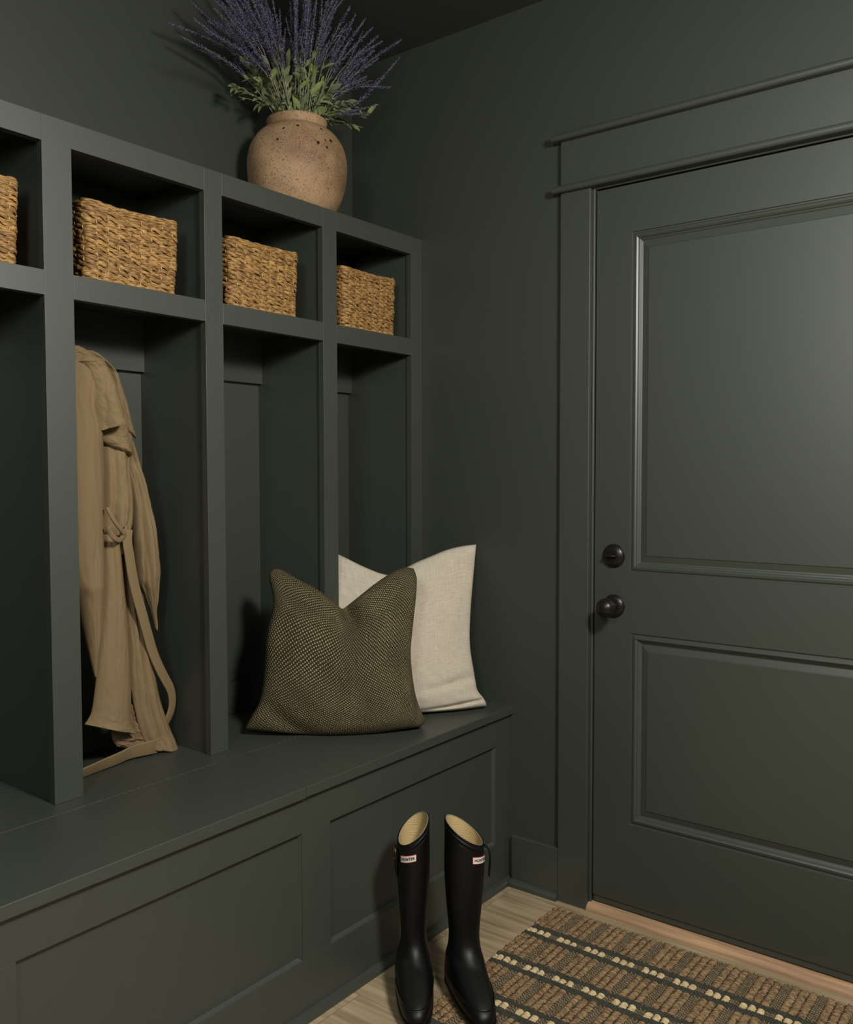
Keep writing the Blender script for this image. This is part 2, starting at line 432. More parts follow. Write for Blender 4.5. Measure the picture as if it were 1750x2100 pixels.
for (xa, xb, za, zb) in PANELS:
    loops = []
    for ins, dep in PROF:
        loops.append([(xa+ins, dep, za+ins), (xb-ins, dep, za+ins), (xb-ins, dep, zb-ins), (xa+ins, dep, zb-ins)])
    for a, b in zip(loops[:-1], loops[1:]):
        m.add(a+b, [(i, (i+1) % 4, 4+(i+1) % 4, 4+i) for i in range(4)])
    m.add(loops[-1], [(0, 1, 2, 3)])
m.add([(x0, 0, z0), (x1, 0, z0), (x1, 0, z1), (x0, 0, z1), (x0, .044, z0), (x1, .044, z0), (x1, .044, z1), (x0, .044, z1)],
      [(0, 4, 5, 1), (1, 5, 6, 2), (2, 6, 7, 3), (3, 7, 4, 0), (7, 6, 5, 4)])
door = m.build('door_1', M_door)
tag(door, 'dark green two-panel door with bronze knob and deadbolt', 'door', kind='structure')
boxpart('sweep', (DX0, DX1, .004, .03, FZ+.026, DZ0), M_trim, door, .001)
# knob: rosette, neck, ball, pin hole
KX, KZ = .996, .911
m = MB(); m.lathe([(0, .012), (.010, .012), (.020, .0115), (.027, .0095), (.031, .006), (.033, .002), (.033, 0)], 48, 'Y', (KX, 0, KZ))
ros = m.build('knob_rosette', M_bronze, door, True)
m = MB(); m.lathe([(.012, .010), (.011, .020), (.0105, .028), (.015, .033), (.022, .038), (.0265, .046), (.0275, .054), (.0255, .063), (.019, .071), (.010, .0755), (0, .0765)], 48, 'Y', (KX, 0, KZ))
m.build('knob', M_bronze, ros, True)
m = MB(); m.lathe([(.0036, .010), (.0036, .0135), (.0026, .0138), (.0022, .011), (0, .011)], 16, 'Y', (KX+.022, 0, KZ))
m.build('release_pin', M_bronze, ros, True)
m = MB(); m.lathe([(0, .014), (.012, .0138), (.022, .0125), (.029, .009), (.032, .005), (.034, .002), (.034, 0)], 48, 'Y', (KX-.002, 0, 1.054))
db = m.build('deadbolt', M_bronze, door, True)
m = MB(); n = 20; vs = []; fs = []
for i in range(13):
    t = -1+2*i/12; r = sqrt(max(0, 1-t*t))
    for k in range(n):
        a = 2*pi*k/n
        vs.append((KX-.004+.021*t, -.016+.013*r*cos(a), 1.055+.0055*r*sin(a)*(1-.15*t)))
for i in range(12):
    for k in range(n):
        fs.append((i*n+k, i*n+(k+1) % n, (i+1)*n+(k+1) % n, (i+1)*n+k))
m.add(vs, fs); m.build('thumb_turn', M_bronze, db, True)

# ------------------------------------------------------------------ locker unit
D, ZT, ZB = .305, 2.05, .570
STILES = [(-1.735, -1.667), (-1.309, -1.241), (-.884, -.828), (-.464, -.406), (-.057, -.0005)]
unit = empty('locker_unit', (0, 0, 0))
tag(unit, 'dark green built-in wall lockers with square cubbies above tall open bays', 'lockers')
for (a, b) in STILES:
    boxpart('stile', (D-.02, D, a, b, ZB, ZT), M_unit, unit)
for i in range(4):
    ya, yb = STILES[i][1], STILES[i+1][0]
    boxpart('top_rail', (D-.0205, D, ya, yb, 1.994, ZT), M_unit, unit)
    boxpart('shelf_rail', (D-.0205, D, ya, yb, 1.671, 1.724), M_unit, unit)
    boxpart('back_panel', (.003, .022, ya-.007, yb+.007, ZB, 2.03), M_unit, unit, 0)
    boxpart('hook_board', (.022, .040, ya-.006, yb+.006, 1.563, 1.704), M_unit, unit)
    boxpart('base_board', (.022, .037, ya-.006, yb+.006, ZB, .662), M_unit, unit)
    boxpart('shelf', (.022, D-.0205, ya-.006, yb+.006, 1.704, 1.723), M_unit, unit, 0)
for k, (a, b) in enumerate(STILES):
    boxpart('divider', (.003, D-.02, a+.006, (b-.006 if k < 4 else b), ZB, 2.03), M_unit, unit, 0)
boxpart('top_panel', (.003, D-.0205, STILES[0][0]+.006, STILES[4][1], 2.031, 2.0495), M_unit, unit, 0)

# ------------------------------------------------------------------ storage bench
B = .646
bench = empty('storage_bench', (0, 0, 0))
tag(bench, 'dark green storage bench with panelled front and hinged lids below the lockers', 'bench')
YL = -1.735
def fr(name, y0, y1, z0, z1):
    return boxpart(name, (B-.020, B, y0, y1, z0, z1), M_unit, bench, .0008)
fr('top_rail', YL, -.0005, .457, .547)
fr('bottom_rail', YL, -.0005, FZ, .155)
fr('stile', YL, -1.579, .155, .457); fr('stile', -.898, -.804, .155, .457); fr('stile', -.078, -.0005, .155, .457)
def panel(y0, y1, z0, z1):
    mb = MB(); e = .005; xo, xi = B-.003, B-.0135
    mb.add([(xo, y0, z0), (xo, y1, z0), (xo, y1, z1), (xo, y0, z1), (xi, y0+e, z0+e), (xi, y1-e, z0+e), (xi, y1-e, z1-e), (xi, y0+e, z1-e)],
           [(0, 1, 5, 4), (1, 2, 6, 5), (2, 3, 7, 6), (3, 0, 4, 7), (4, 5, 6, 7)])
    return mb.build('front_panel', M_unit, bench)
panel(-1.579, -.898, .155, .457); panel(-.804, -.078, .155, .457)
boxpart('end_panel', (.003, B-.02, YL, YL+.019, FZ, .547), M_unit, bench)
boxpart('fixed_top', (.003, .3582, YL-.002, -.0005, .548, ZB-.0005), M_unit, bench)
for ya, yb in ((-.8964, -.8100), (YL-.002, -1.7030)):
    boxpart('fixed_top', (.3584, .661, ya, yb, .5452, ZB-.0002), M_unit, bench, .0014)
for (ya, yb, dz) in ((-1.7020, -.8976, .0015), (-.8094, -.0015, 0)):
    lid = boxpart('lid', (.3615, .661, ya, yb, .545-dz, ZB), M_unit, bench, .0016)
    hb = MB(); y = ya+(.4 if ya < -1 else .004)
    while y < yb-.015:
        hb.tube([(.3597, y, ZB-.0019), (.3597, y+.016, ZB-.0019)], .0014, 8); y += .020
    hb.build('hinge', M_unit, lid, True)
m = MB()
prof = [(B, FZ), (B+.015, FZ), (B+.0145, FZ+.010), (B+.010, FZ+.019), (B, FZ+.022)]
q = len(prof)
m.add([(x, YL, z) for x, z in prof]+[(x, -.0005, z) for x, z in prof], [(i, (i+1) % q, q+(i+1) % q, q+i) for i in range(q)]+[tuple(range(q))[::-1], tuple(range(q, 2*q))])
m.build('shoe_moulding', M_trim, bench)

# ------------------------------------------------------------------ baskets
def rrect(w, d, r, n):
    """points of a rounded rectangle outline, evenly spaced by arc length; returns (x, y, nx, ny)"""
    seg = []
    L = [(w-2*r), pi*r/2, (d-2*r), pi*r/2]*2
    tot = sum(L); out = []
    for i in range(n):
        s = tot*i/n; k = 0
        while s > L[k]: s -= L[k]; k += 1
        side = k//2; f = s
        if k % 2 == 0:
            if side == 0: p = (-w/2+r+f, -d/2, 0, -1)
            elif side == 1: p = (w/2, -d/2+r+f, 1, 0)
            elif side == 2: p = (w/2-r-f, d/2, 0, 1)
            else: p = (-w/2, d/2-r-f, -1, 0)
        else:
            a = f/r
            cx, cy, a0 = [(w/2-r, -d/2+r, -pi/2), (w/2-r, d/2-r, 0), (-w/2+r, d/2-r, pi/2), (-w/2+r, -d/2+r, pi)][side]
            p = (cx+r*cos(a0+a), cy+r*sin(a0+a), cos(a0+a), sin(a0+a))
        out.append(p)
    return out, tot

def make_basket(w, d, h, seed):
    """w along local y (front), d along local x; open-top woven box"""
    rnd = random.Random(seed)
    root = empty('storage_basket', (0, 0, 0))
    rows = 14; rh = (h-.014)/rows
    n = 300; pitch = .0290
    body = MB()
    def sag(x, y):      # the rim dips a little, corners stand proud
        return -.004*(1-min(1, (abs(y)/(w*.5))**3))+.0022*noise.noise(Vector((x*12+seed, y*12, seed)))
    for r in range(rows):
        z = rh*(r+.5)
        f = 1-.05*(1-z/h)          # slight taper to the base
        pts, tot = rrect(d*f, w*f, .016, n)
        ns = int(round(tot/(2*pitch)))*2
        for half in (0, 1):
            ph = pi*half+(pi if r % 2 else 0)+rnd.uniform(-.25, .25); P = []; R = []
            jit = rnd.uniform(0, 9)
            for i, (x, y, nx, ny) in enumerate(pts):
                s = i/n*ns*pi
                o = .0032*sin(s+ph)
                nz_ = noise.noise(Vector((x*30+jit, y*30, r*3.1+half*7)))
                zz = z+.0034*cos(s+ph)+nz_*.0034+sag(x, y)*z/h
                o += .0030*noise.noise(Vector((x*60, y*60+jit, r*5.3)))
                P.append((x+nx*o, y+ny*o, zz))
                R.append(rh*.40*(.95+.5*noise.noise(Vector((x*90+jit, y*90, half*3)))))
            body.tube(P, R, 7, 0 if rnd.random() < .6 else 1, True, (.6, 1.28))
    pts, tot = rrect(d*.99+.006, w*.99+.006, .016, int(round(tot/pitch)))
    for i, (x, y, nx, ny) in enumerate(pts):
        for r in range(rows):
            if (r+i) % 2 == 0 and rnd.random() < .8:
                z = rh*(r+.5)+rh*.5; f = 1-.05*(1-z/h)
                a = [(x*f+nx*(.0005), y*f+ny*(.0005), z-rh*.55), (x*f+nx*.0030, y*f+ny*.0030, z), (x*f+nx*.0005, y*f+ny*.0005, z+rh*.55)]
                body.tube(a, [.0009, .0014, .0009], 5, 2)
    o = body.build('woven_wall', [M_grass, M_grass_d, M_grass_l], root, True)
    inner = MB()
    pts, tot = rrect(d*.965-.012, w*.965-.012, .014, 48)
    vs = [(x, y, .004) for x, y, _, _ in pts]+[(x*1.02, y*1.02, h-.016) for x, y, _, _ in pts]
    inner.add(vs, [(i, (i+1) % 48, 48+(i+1) % 48, 48+i) for i in range(48)]+[tuple(range(48))[::-1]])
    inner.build('inner_lining', M_grass_in, root, True)
    rim = MB()
    for j, (dz, do) in enumerate(((-.001, .0005), (.0045, .001), (.009, -.0015))):
        pts, tot = rrect(d, w, .016, n)
        for half in (0, 1):
            P = []; R = []
            for i, (x, y, nx, ny) in enumerate(pts):
                s = i/n*13*pi*2+pi*half+j
                P.append((x+nx*(do+.0020*sin(s)), y+ny*(do+.0020*sin(s)), h-.011+dz+.0014*cos(s)+sag(x, y)+.0018*noise.noise(Vector((x*24, y*24, j)))))
                R.append(.0036*(.9+.45*noise.noise(Vector((x*60+j, y*60, half)))))
            rim.tube(P, R, 7, 0 if half else 1, True)
    rim.build('rim', [M_grass, M_grass_d], root, True)
    return root

def copy_thing(src):
    c = src.copy(); COL.objects.link(c)
    for ch in [o for o in bpy.data.objects if o.parent == src]:
        k = ch.copy(); COL.objects.link(k); k.parent = c
        for g in [o for o in bpy.data.objects if o.parent == ch]:
            q = g.copy(); COL.objects.link(q); q.parent = k
    return c

b_a = make_basket(.250, .235, .181, 3)
b_b = make_basket(.244, .235, .183, 8)
BASK = [(b_a, False, (-1.070, 1.7245, .012, 'woven seagrass basket in the cubby above the khaki coat')),
        (b_b, False, (-.659, 1.7245, -.006, 'woven seagrass basket in the cubby below the clay vase')),
        (b_a, True, (-1.470, 1.7245, -.05, 'woven seagrass basket cut off by the left picture edge')),
        (b_b, True, (-.228, 1.7245, .01, 'woven seagrass basket in the cubby nearest the door wall'))]
for src, cp, (y, z, rz, lab) in BASK:
    o = copy_thing(src) if cp else src
    o.location = (.163, y, z+.001); o.rotation_euler = (0, 0, rz+(pi if cp else 0))
    tag(o, lab, 'basket', 'seagrass baskets in the cubbies')

# ------------------------------------------------------------------ clay vase
VX, VY = .153, -.413
vase = MB()
ctrl = [(.084, 0), (.092, .003), (.110, .022), (.131, .060), (.1445, .105), (.1490, .145), (.1465, .180), (.137, .212), (.120, .239), (.101, .2555),
        (.0915, .2600), (.0875, .2640), (.0865, .2705), (.0885, .2780), (.0905, .2845), (.0888, .2893), (.0845, .291)]
prof = [(0, .0005)]+catmull(ctrl, 60)+catmull([(.0845, .291), (.080, .288), (.0785, .275), (.082, .255), (.11, .22), (.128, .15), (.11, .05), (.05, .02), (.001, .018)], 30)
vase.lathe(prof, 96)
# a hand-thrown wobble
vase.v = [(x*(1+.008*noise.noise(Vector((x*9, y*9, z*9)))), y*(1+.008*noise.noise(Vector((x*9+5, y*9, z*9)))), z) for x, y, z in vase.v]
o = vase.build('clay_vase', M_clay, None, True)
o.location = (VX, VY, ZT)
tag(o, 'round speckled tan clay vase on top of the lockers', 'vase')

# ------------------------------------------------------------------ flower sprigs
TIPS = [(0.104, -0.832, 2.481), (0.113, -0.768, 2.561), (0.12, -0.762, 2.514), (0.132, -0.679, 2.59), (0.12, -0.708, 2.618), (0.106, -0.793, 2.459), (0.32, -0.361, 2.642), (0.306, -0.32, 2.642), (0.312, -0.286, 2.639), (0.3, -0.236, 2.639), (0.3, -0.212, 2.623), (0.3, -0.193, 2.614), (0.312, -0.115, 2.644), (0.3, -0.106, 2.597), (0.3, -0.212, 2.555), (0.307, -0.274, 2.479), (0.338, -0.198, 2.465), (0.3, -0.23, 2.573), (0.3, -0.256, 2.373), (0.139, -0.115, 2.49), (0.346, -0.445, 2.641), (0.195, -0.598, 2.599), (0.31, -0.505, 2.641), (0.302, -0.778, 2.517), (0.18, -0.629, 2.638), (0.209, -0.622, 2.638), (0.329, -0.859, 2.454), (0.236, -0.79, 2.463), (0.176, -0.529, 2.643), (0.239, -0.594, 2.537), (0.126, -0.607, 2.627), (0.272, -0.534, 2.644), (0.335, -0.878, 2.369), (0.31, -0.807, 2.516), (0.369, -0.486, 2.64), (0.297, -0.521, 2.642), (0.201, -0.758, 2.516), (0.313, -0.512, 2.636), (0.29, -0.547, 2.576), (0.237, -0.362, 2.637), (0.291, -0.554, 2.619), (0.337, -0.506, 2.64), (0.169, -0.702, 2.583), (0.299, -0.794, 2.453), (0.337, -0.543, 2.586), (0.368, -0.447, 2.644), (0.297, -0.548, 2.615), (0.3, -0.398, 2.631), (0.331, -0.539, 2.643), (0.218, -0.437, 2.644), (0.234, -0.667, 2.593), (0.198, -0.777, 2.479), (0.126, -0.666, 2.634), (0.126, -0.659, 2.628), (0.385, -0.469, 2.644), (0.201, -0.482, 2.644), (0.368, -0.455, 2.644), (0.33, -0.714, 2.504), (0.218, -0.726, 2.526), (0.326, -0.775, 2.507), (0.337, -0.77, 2.536), (0.33, -0.707, 2.535), (0.296, -0.489, 2.643), (0.337, -0.538, 2.642), (0.278, -0.413, 2.642), (0.163, -0.542, 2.618)]

def spike(mb, pts, r0, rnd, dens=1.0):
    """whorls of little florets along pts"""
    L = [Vector(p) for p in pts]
    tot = sum((b-a).length for a, b in zip(L[:-1], L[1:]))
    n = max(4, int(tot/.0062*dens)); C = catmull([tuple(p) for p in L], n+1)
    for i in range(n+1):
        p = Vector(C[i]); q = Vector(C[min(i+1, n)]); pr_ = Vector(C[max(i-1, 0)])
        t = (q-pr_).normalized()
        a = t.cross(Vector((.3, .2, .93))).normalized(); b = a.cross(t)
        u = i/n
        rad = r0*(1.0-.72*u**1.6)*(.8+.4*rnd.random())*(1 if i % 3 else .75)
        k = 4 if rad > .003 else 3
        ph = rnd.random()*6.28
        for j in range(k):
            w = ph+2*pi*j/k+rnd.uniform(-.4, .4)
            dr = a*cos(w)+b*sin(w)
            c = p+dr*rad*rnd.uniform(.45, 1.0)+t*rnd.uniform(-.003, .003)
            ln = rad*.45+.0017; wd = .0013+.0009*rnd.random()
            ax = (dr*.8+t*.9).normalized(); s1 = ax.cross(t+dr*.3).normalized()*wd; s2 = ax.cross(s1).normalized()*wd
            v = [c-ax*ln, c+s1, c+s2, c-s1, c-s2, c+ax*ln]
            mb.add(v, [(0, 2, 1), (0, 3, 2), (0, 4, 3), (0, 1, 4), (5, 1, 2), (5, 2, 3), (5, 3, 4), (5, 4, 1)], 1 if rnd.random() < .35 else 0)

def leaf(mb, base, dirv, length, width, rnd, droop=.4, mi=0):
    d = Vector(dirv).normalized(); side = d.cross(Vector((0, 0, 1)))
    if side.length < .1: side = Vector((1, 0, 0))
    side.normalize(); rot = Matrix.Rotation(rnd.uniform(-.9, .9), 3, d); side = rot @ side
    nrm = side.cross(d).normalized()
    n = 7; vs = []; tw = rnd.uniform(-.5, .5)
    for i in range(n+1):
        u = i/n
        p = Vector(base)+d*(length*u)+Vector((0, 0, -droop*length*u*u))
        w = width*(sin(pi*min(1, u*.96+.04))**.75)*(1-.25*u)
        R_ = Matrix.Rotation(tw*u, 3, d); s = R_ @ side; nn = R_ @ nrm
        vs += [p-s*w+nn*w*.35, p, p+s*w+nn*w*.35]
    fs = []
    for i in range(n):
        for k in range(2):
            a = i*3+k
            fs.append((a, a+1, a+4, a+3))
    # thickness: a second skin just under the first
    m0 = len(vs); vs2 = [v-nrm*.0006 for v in vs]
    mb.add(vs+vs2, fs+[tuple(m0+i for i in f[::-1]) for f in fs], mi)

SPECIAL = {0: 'longest purple sprig reaching farthest left from the clay vase',
           1: 'purple sprig at the upper left edge of the bouquet, touching the picture top',
           12: 'purple sprig reaching farthest right from the clay vase toward the door wall',
           13: 'purple sprig with an upturned tip, lowest of the long right-hand sprigs',
           16: 'near horizontal purple sprig at the right side of the bouquet',
           18: 'short drooping purple sprig right of the clay vase rim'}
def foliage(l_mb, path, ka, kb, n, rnd, big=1.0):
    for q in range(n):
        k = rnd.randint(ka, kb); p = Vector(path[k]); t = (Vector(path[k+1])-p).normalized()
        off = Vector((rnd.uniform(-.4, 1.0), rnd.uniform(-1, 1), rnd.uniform(-.5, .5))).normalized()
        dv = t*1.0+off*.75
        ln = rnd.choice((.018, .022, .026, .032, .04, .05))*big
        if p.x+dv.x*ln < .02: dv.x = abs(dv.x)
        leaf(l_mb, p, dv, ln, ln*rnd.uniform(.15, .2), rnd, rnd.uniform(-.1, .5), 0 if rnd.random() < .5 else 1)
rnd = random.Random(5)
for i, tip in enumerate(TIPS):
    T = Vector(tip); neck = Vector((VX, VY, ZT+.285))
    d = T-neck
    hor = Vector((d.x, d.y, 0))
    rr = min(.062, hor.length*.16+.012*rnd.random())
    hv = hor.normalized() if hor.length > 1e-4 else Vector((1, 0, 0))
    st = neck+hv*rr+Vector((rnd.uniform(-.012, .012), rnd.uniform(-.012, .012), -.005))
    low = Vector((VX, VY, ZT+.12))-hv*.02
    mid = st*.5+T*.5+Vector((0, 0, .10*hor.length+rnd.uniform(-.01, .02)))-hv*(.05*hor.length)
    if i == 13: mid = st*.5+T*.5-Vector((0, 0, .03))
    if mid.z > 2.64: mid.z = 2.64
    path = catmull([tuple(low), tuple(st), tuple(mid), tuple(T)], 25)
    path = [(max(p[0], .02), min(p[1], -.025), min(p[2], 2.655)) for p in path]
    root = empty('flower_sprig', tuple(st))
    root.location = (0, 0, 0)
    s_mb = MB(); s_mb.tube(path, [.0014*(1.25-.8*k/24) for k in range(25)], 5)
    k0 = rnd.choice((14, 15, 16, 17))
    f_mb = MB(); spike(f_mb, path[k0:], rnd.uniform(.0066, .0088), rnd); spikes = [f_mb]
    # side spikes
    for q in range(rnd.choice((1, 2, 2, 3))):
        k = rnd.randint(13, 18); p = Vector(path[k]); t = (Vector(path[k+1])-p).normalized()
        off = Vector((rnd.uniform(-1, 1), rnd.uniform(-1, 1), rnd.uniform(-.2, .6))); off = (off-t*off.dot(t)).normalized()
        ln = rnd.uniform(.05, .11)
        e = [p, p+(t*.8+off*.28)*ln*.5, p+(t*1.0+off*.32)*ln]
        e = [(max(v.x, .015), min(v.y, -.02), min(v.z, 2.66)) for v in e]
        s_mb.tube(e, [.0009, .0007, .0004], 4)
        f_mb = MB(); spike(f_mb, catmull(e, 8)[2:], rnd.uniform(.0042, .0060), rnd); spikes.append(f_mb)
    s_mb.build('stem', M_stem, root, True)
    for f_mb in spikes: f_mb.build('flower_spike', [M_purple, M_purple_b], root, False)
    l_mb = MB(); foliage(l_mb, path, 9, 14, rnd.randint(4, 7), rnd)
    l_mb.build('leaves', [M_leaf, M_leaf_dull], root, True)
    tag(root, SPECIAL.get(i, 'thin purple flower sprig with sage green leaves standing in the clay vase'), 'flower', 'purple flower sprigs in the clay vase')

# short leafy sprigs that make the green collar above the rim
rl = random.Random(9)
for i in range(30):
    u = -1+2*i/29
    neck = Vector((VX, VY, ZT+.285))
    ang = u*1.35+rl.uniform(-.12, .12)
    ln = rl.uniform(.09, .15)*(1+.25*abs(u))
    fwd_ = rl.uniform(-.1, .75)
    side = Vector((.35*1, .94, 0)) if u > 0 else Vector((.25, .97, 0))
    dirv = side*sin(ang)*1.05+Vector((0, 0, 1))*max(.22, cos(ang))+Vector((.8, -.6, 0))*fwd_*.55
    dirv.normalize()
    st = neck+Vector((dirv.x, dirv.y, 0))*.055
    tip = st+dirv*ln
    tip.x = max(tip.x, .04); tip.y = min(tip.y, -.06)
    mid = (st+tip)*.5+Vector((0, 0, .015))
    low = Vector((VX, VY, ZT+.14))
    path = catmull([tuple(low), tuple(st), tuple(mid), tuple(tip)], 25)
    root = empty('leaf_sprig', (0, 0, 0))
    s_mb = MB(); s_mb.tube(path, [.0014*(1.2-.7*k/24) for k in range(25)], 5); s_mb.build('stem', M_stem, root, True)
    l_mb = MB(); foliage(l_mb, path, 10, 23, rl.randint(11, 15), rl, 1.05)
    l_mb.build('leaves', [M_leaf, M_leaf_dull], root, True)
    tag(root, 'short sage green leafy sprig just above the clay vase rim', 'leaf sprig', 'leafy sage sprigs around the vase rim')

# ------------------------------------------------------------------ trench coat
COAT = {
 'front_drape': (0.205, [ (-1.212,1.554,-1.108,1.561), (-1.223,1.503,-1.117,1.500), (-1.227,1.449,-1.131,1.455), (-1.228,1.386,-1.118,1.390), (-1.228,1.291,-1.115,1.291), (-1.224,1.163,-1.119,1.158), (-1.218,1.091,-1.120,1.083), (-1.202,1.033,-1.123,1.025), (-1.187,0.997,-1.125,0.990), (-1.174,0.931,-1.129,0.925), (-1.165,0.888,-1.133,0.883), (-1.155,0.842,-1.138,0.839), (-1.146,0.807,-1.141,0.804) ]),
 'bodice': (0.175, [ (-1.105,1.538,-1.052,1.531), (-1.107,1.456,-1.024,1.449), (-1.108,1.374,-1.014,1.371), (-1.106,1.304,-1.021,1.304), (-1.105,1.234,-1.014,1.231), (-1.106,1.175,-1.018,1.165), (-1.105,1.127,-1.027,1.129), (-1.106,1.092,-1.030,1.098) ]),
 'skirt_near': (0.195, [ (-1.118,1.147,-1.069,1.140), (-1.117,1.120,-1.065,1.116), (-1.119,1.014,-1.055,1.007), (-1.122,0.938,-1.047,0.920), (-1.130,0.852,-1.043,0.829), (-1.139,0.781,-1.041,0.762), (-1.149,0.727,-1.042,0.679), (-1.160,0.707,-1.038,0.661), (-1.170,0.698,-1.032,0.644) ]),
 'skirt_far': (0.175, [ (-1.060,1.149,-1.029,1.144), (-1.053,1.076,-1.014,1.073), (-1.046,0.986,-1.007,0.981), (-1.039,0.916,-0.986,0.897), (-1.035,0.845,-0.970,0.834), (-1.031,0.783,-0.956,0.769), (-1.022,0.717,-0.940,0.700), (-1.008,0.655,-0.915,0.630), (-0.991,0.610,-0.899,0.594), (-0.975,0.582,-0.889,0.565) ]),
 'sleeve': (0.150, [ (-1.033,1.371,-0.997,1.372), (-1.031,1.329,-0.982,1.323), (-1.028,1.304,-0.975,1.305), (-1.016,1.268,-0.962,1.267), (-1.003,1.220,-0.951,1.218), (-0.997,1.149,-0.936,1.154), (-0.994,1.096,-0.928,1.091), (-0.989,1.043,-0.925,1.037), (-0.984,1.013,-0.927,1.007), (-0.967,0.980,-0.930,0.969), (-0.950,0.940,-0.933,0.931), (-0.942,0.913,-0.930,0.905), (-0.936,0.887,-0.929,0.881) ]),
 'cape_back': (0.165, [ (-1.161,1.581,-1.111,1.582), (-1.149,1.571,-1.069,1.556), (-1.111,1.555,-1.048,1.529), (-1.092,1.522,-1.035,1.497), (-1.080,1.482,-1.021,1.462), (-1.068,1.435,-1.009,1.416), (-1.055,1.400,-1.000,1.384), (-1.018,1.386,-0.997,1.379) ]),
 'cape_flap': (0.225, [ (-1.198,1.546,-1.128,1.557), (-1.180,1.528,-1.116,1.547), (-1.165,1.495,-1.098,1.518), (-1.157,1.462,-1.086,1.484), (-1.149,1.434,-1.076,1.453), (-1.142,1.409,-1.071,1.429), (-1.136,1.391,-1.070,1.420) ]),
 'under_flap': (0.200, [ (-1.116,1.408,-1.051,1.420), (-1.115,1.385,-1.041,1.399), (-1.112,1.370,-1.037,1.370), (-1.096,1.358,-1.033,1.350), (-1.065,1.345,-1.032,1.337), (-1.043,1.339,-1.032,1.333) ]),
 'facing': (0.165, [ (-1.086,0.728,-0.999,0.704), (-1.081,0.673,-0.992,0.652), (-1.079,0.648,-0.983,0.625), (-1.074,0.628,-0.974,0.604), (-1.064,0.612,-0.968,0.577) ]),
 'collar': (0.200, [ (-1.218,1.592,-1.182,1.583), (-1.218,1.579,-1.151,1.580), (-1.216,1.562,-1.114,1.562), (-1.217,1.546,-1.113,1.557) ]),
}

coat = empty('trench_coat', (0, 0, 0))
tag(coat, 'khaki trench coat hanging in the second bay with its belt trailing on the bench', 'coat')
def ridge(t):
    """pleat: rounded crest, sharp valley"""
    return abs(sin(pi*t))**.55-.7
def drape(name, key, depth, folds, material=None, tube=False, rows=64, n=44, rough_seed=0, crink=1.0, hem=0.0):
    X, R_ = COAT[key]
    P = catmull(R_, rows); front = []; vs = []
    for j, (yl, zl, yr, zr) in enumerate(P):
        v = j/(rows-1)
        w = abs(yr-yl)
        dp = min(depth, w*.55)
        for k in range(n):
            u = k/(n-1)
            e = max(0, sin(pi*u))**(.55 if tube else .8)
            x = dp*e
            fo = 0
            for (a, fr_, ph, dr) in folds:
                fo += a*ridge(fr_*u+ph+dr*v+.25*noise.noise(Vector((v*4+rough_seed, u*1.5, 3.3))))
            fo += crink*.006*noise.noise(Vector((u*3+rough_seed, v*9, rough_seed*1.7)))
            c2 = noise.noise(Vector((u*7+v*9+rough_seed, v*16-u*5, rough_seed*2.3)))
            fo += crink*.0035*(1-abs(c2)*2.4)
            x += fo*min(1, .25+e*1.2)*min(1, w/.05)
            if hem: x += hem*max(0, v-.85)/.15*(.6+.4*sin(u*9+rough_seed))
            front.append((X+x, yl+(yr-yl)*u, zl+(zr-zl)*u))
    th = .0028; N2 = 2*n
    for j in range(rows):
        row = front[j*n:(j+1)*n]
        vs += row
        w = abs(P[j][2]-P[j][0]); dp = min(depth, w*.55)
        for k in range(n-1, -1, -1):
            x, y, z = row[k]
            if tube:
                e = max(0, sin(pi*k/(n-1)))**.55; vs.append((X-.003-dp*.6*e, y, z))
            else: vs.append((x-th, y, z))
    fs = []
    for j in range(rows-1):
        for k in range(N2):
            k2 = (k+1) % N2
            fs.append((j*N2+k, (j+1)*N2+k, (j+1)*N2+k2, j*N2+k2))
    fs += [(k, k+1, N2-2-k, N2-1-k) for k in range(n-1)]
    q = (rows-1)*N2
    fs += [(q+N2-1-k, q+N2-2-k, q+k+1, q+k) for k in range(n-1)]
    return mesh_obj(name, vs, fs, material or M_khaki, coat, True)
drape('bodice', 'bodice', .032, [(.012, 2.3, .1, .5), (.004, 4.5, .3, -.8)], rough_seed=1, crink=.45)
drape('front_panel', 'front_drape', .042, [(.004, 1.1, .35, .12)], tube=True, rough_seed=2, crink=.35)
drape('skirt', 'skirt_far', .020, [(.010, 1.4, .2, .3), (.004, 3.1, .4, .3)], rough_seed=3, crink=.45, hem=.006)
drape('skirt', 'skirt_near', .024, [(.007, 1.2, .5, .15)], rough_seed=4, crink=.4, hem=.010)
drape('sleeve', 'sleeve', .036, [(.010, 1.8, .15, .9), (.006, 3.2, .5, -.7)], tube=True, rough_seed=5, crink=.5)
drape('sleeve_lining', 'facing', .012, [(.008, 2.4, .2, .5)], M_khaki_in, rough_seed=6)
drape('shoulder_cape', 'cape_back', .036, [(.010, 2.0, .2, .4), (.003, 4, .1, .6)], rough_seed=7, crink=.45)
drape('under_flap', 'under_flap', .024, [(.006, 1.2, .4, .2)], rough_seed=8, crink=.4)
drape('storm_flap', 'cape_flap', .038, [(.007, 1.0, .55, .2)], rough_seed=9, crink=.4, hem=.012)
drape('collar', 'collar', .028, [(.003, 1.0, .5, .1)], rough_seed=10, crink=.5)
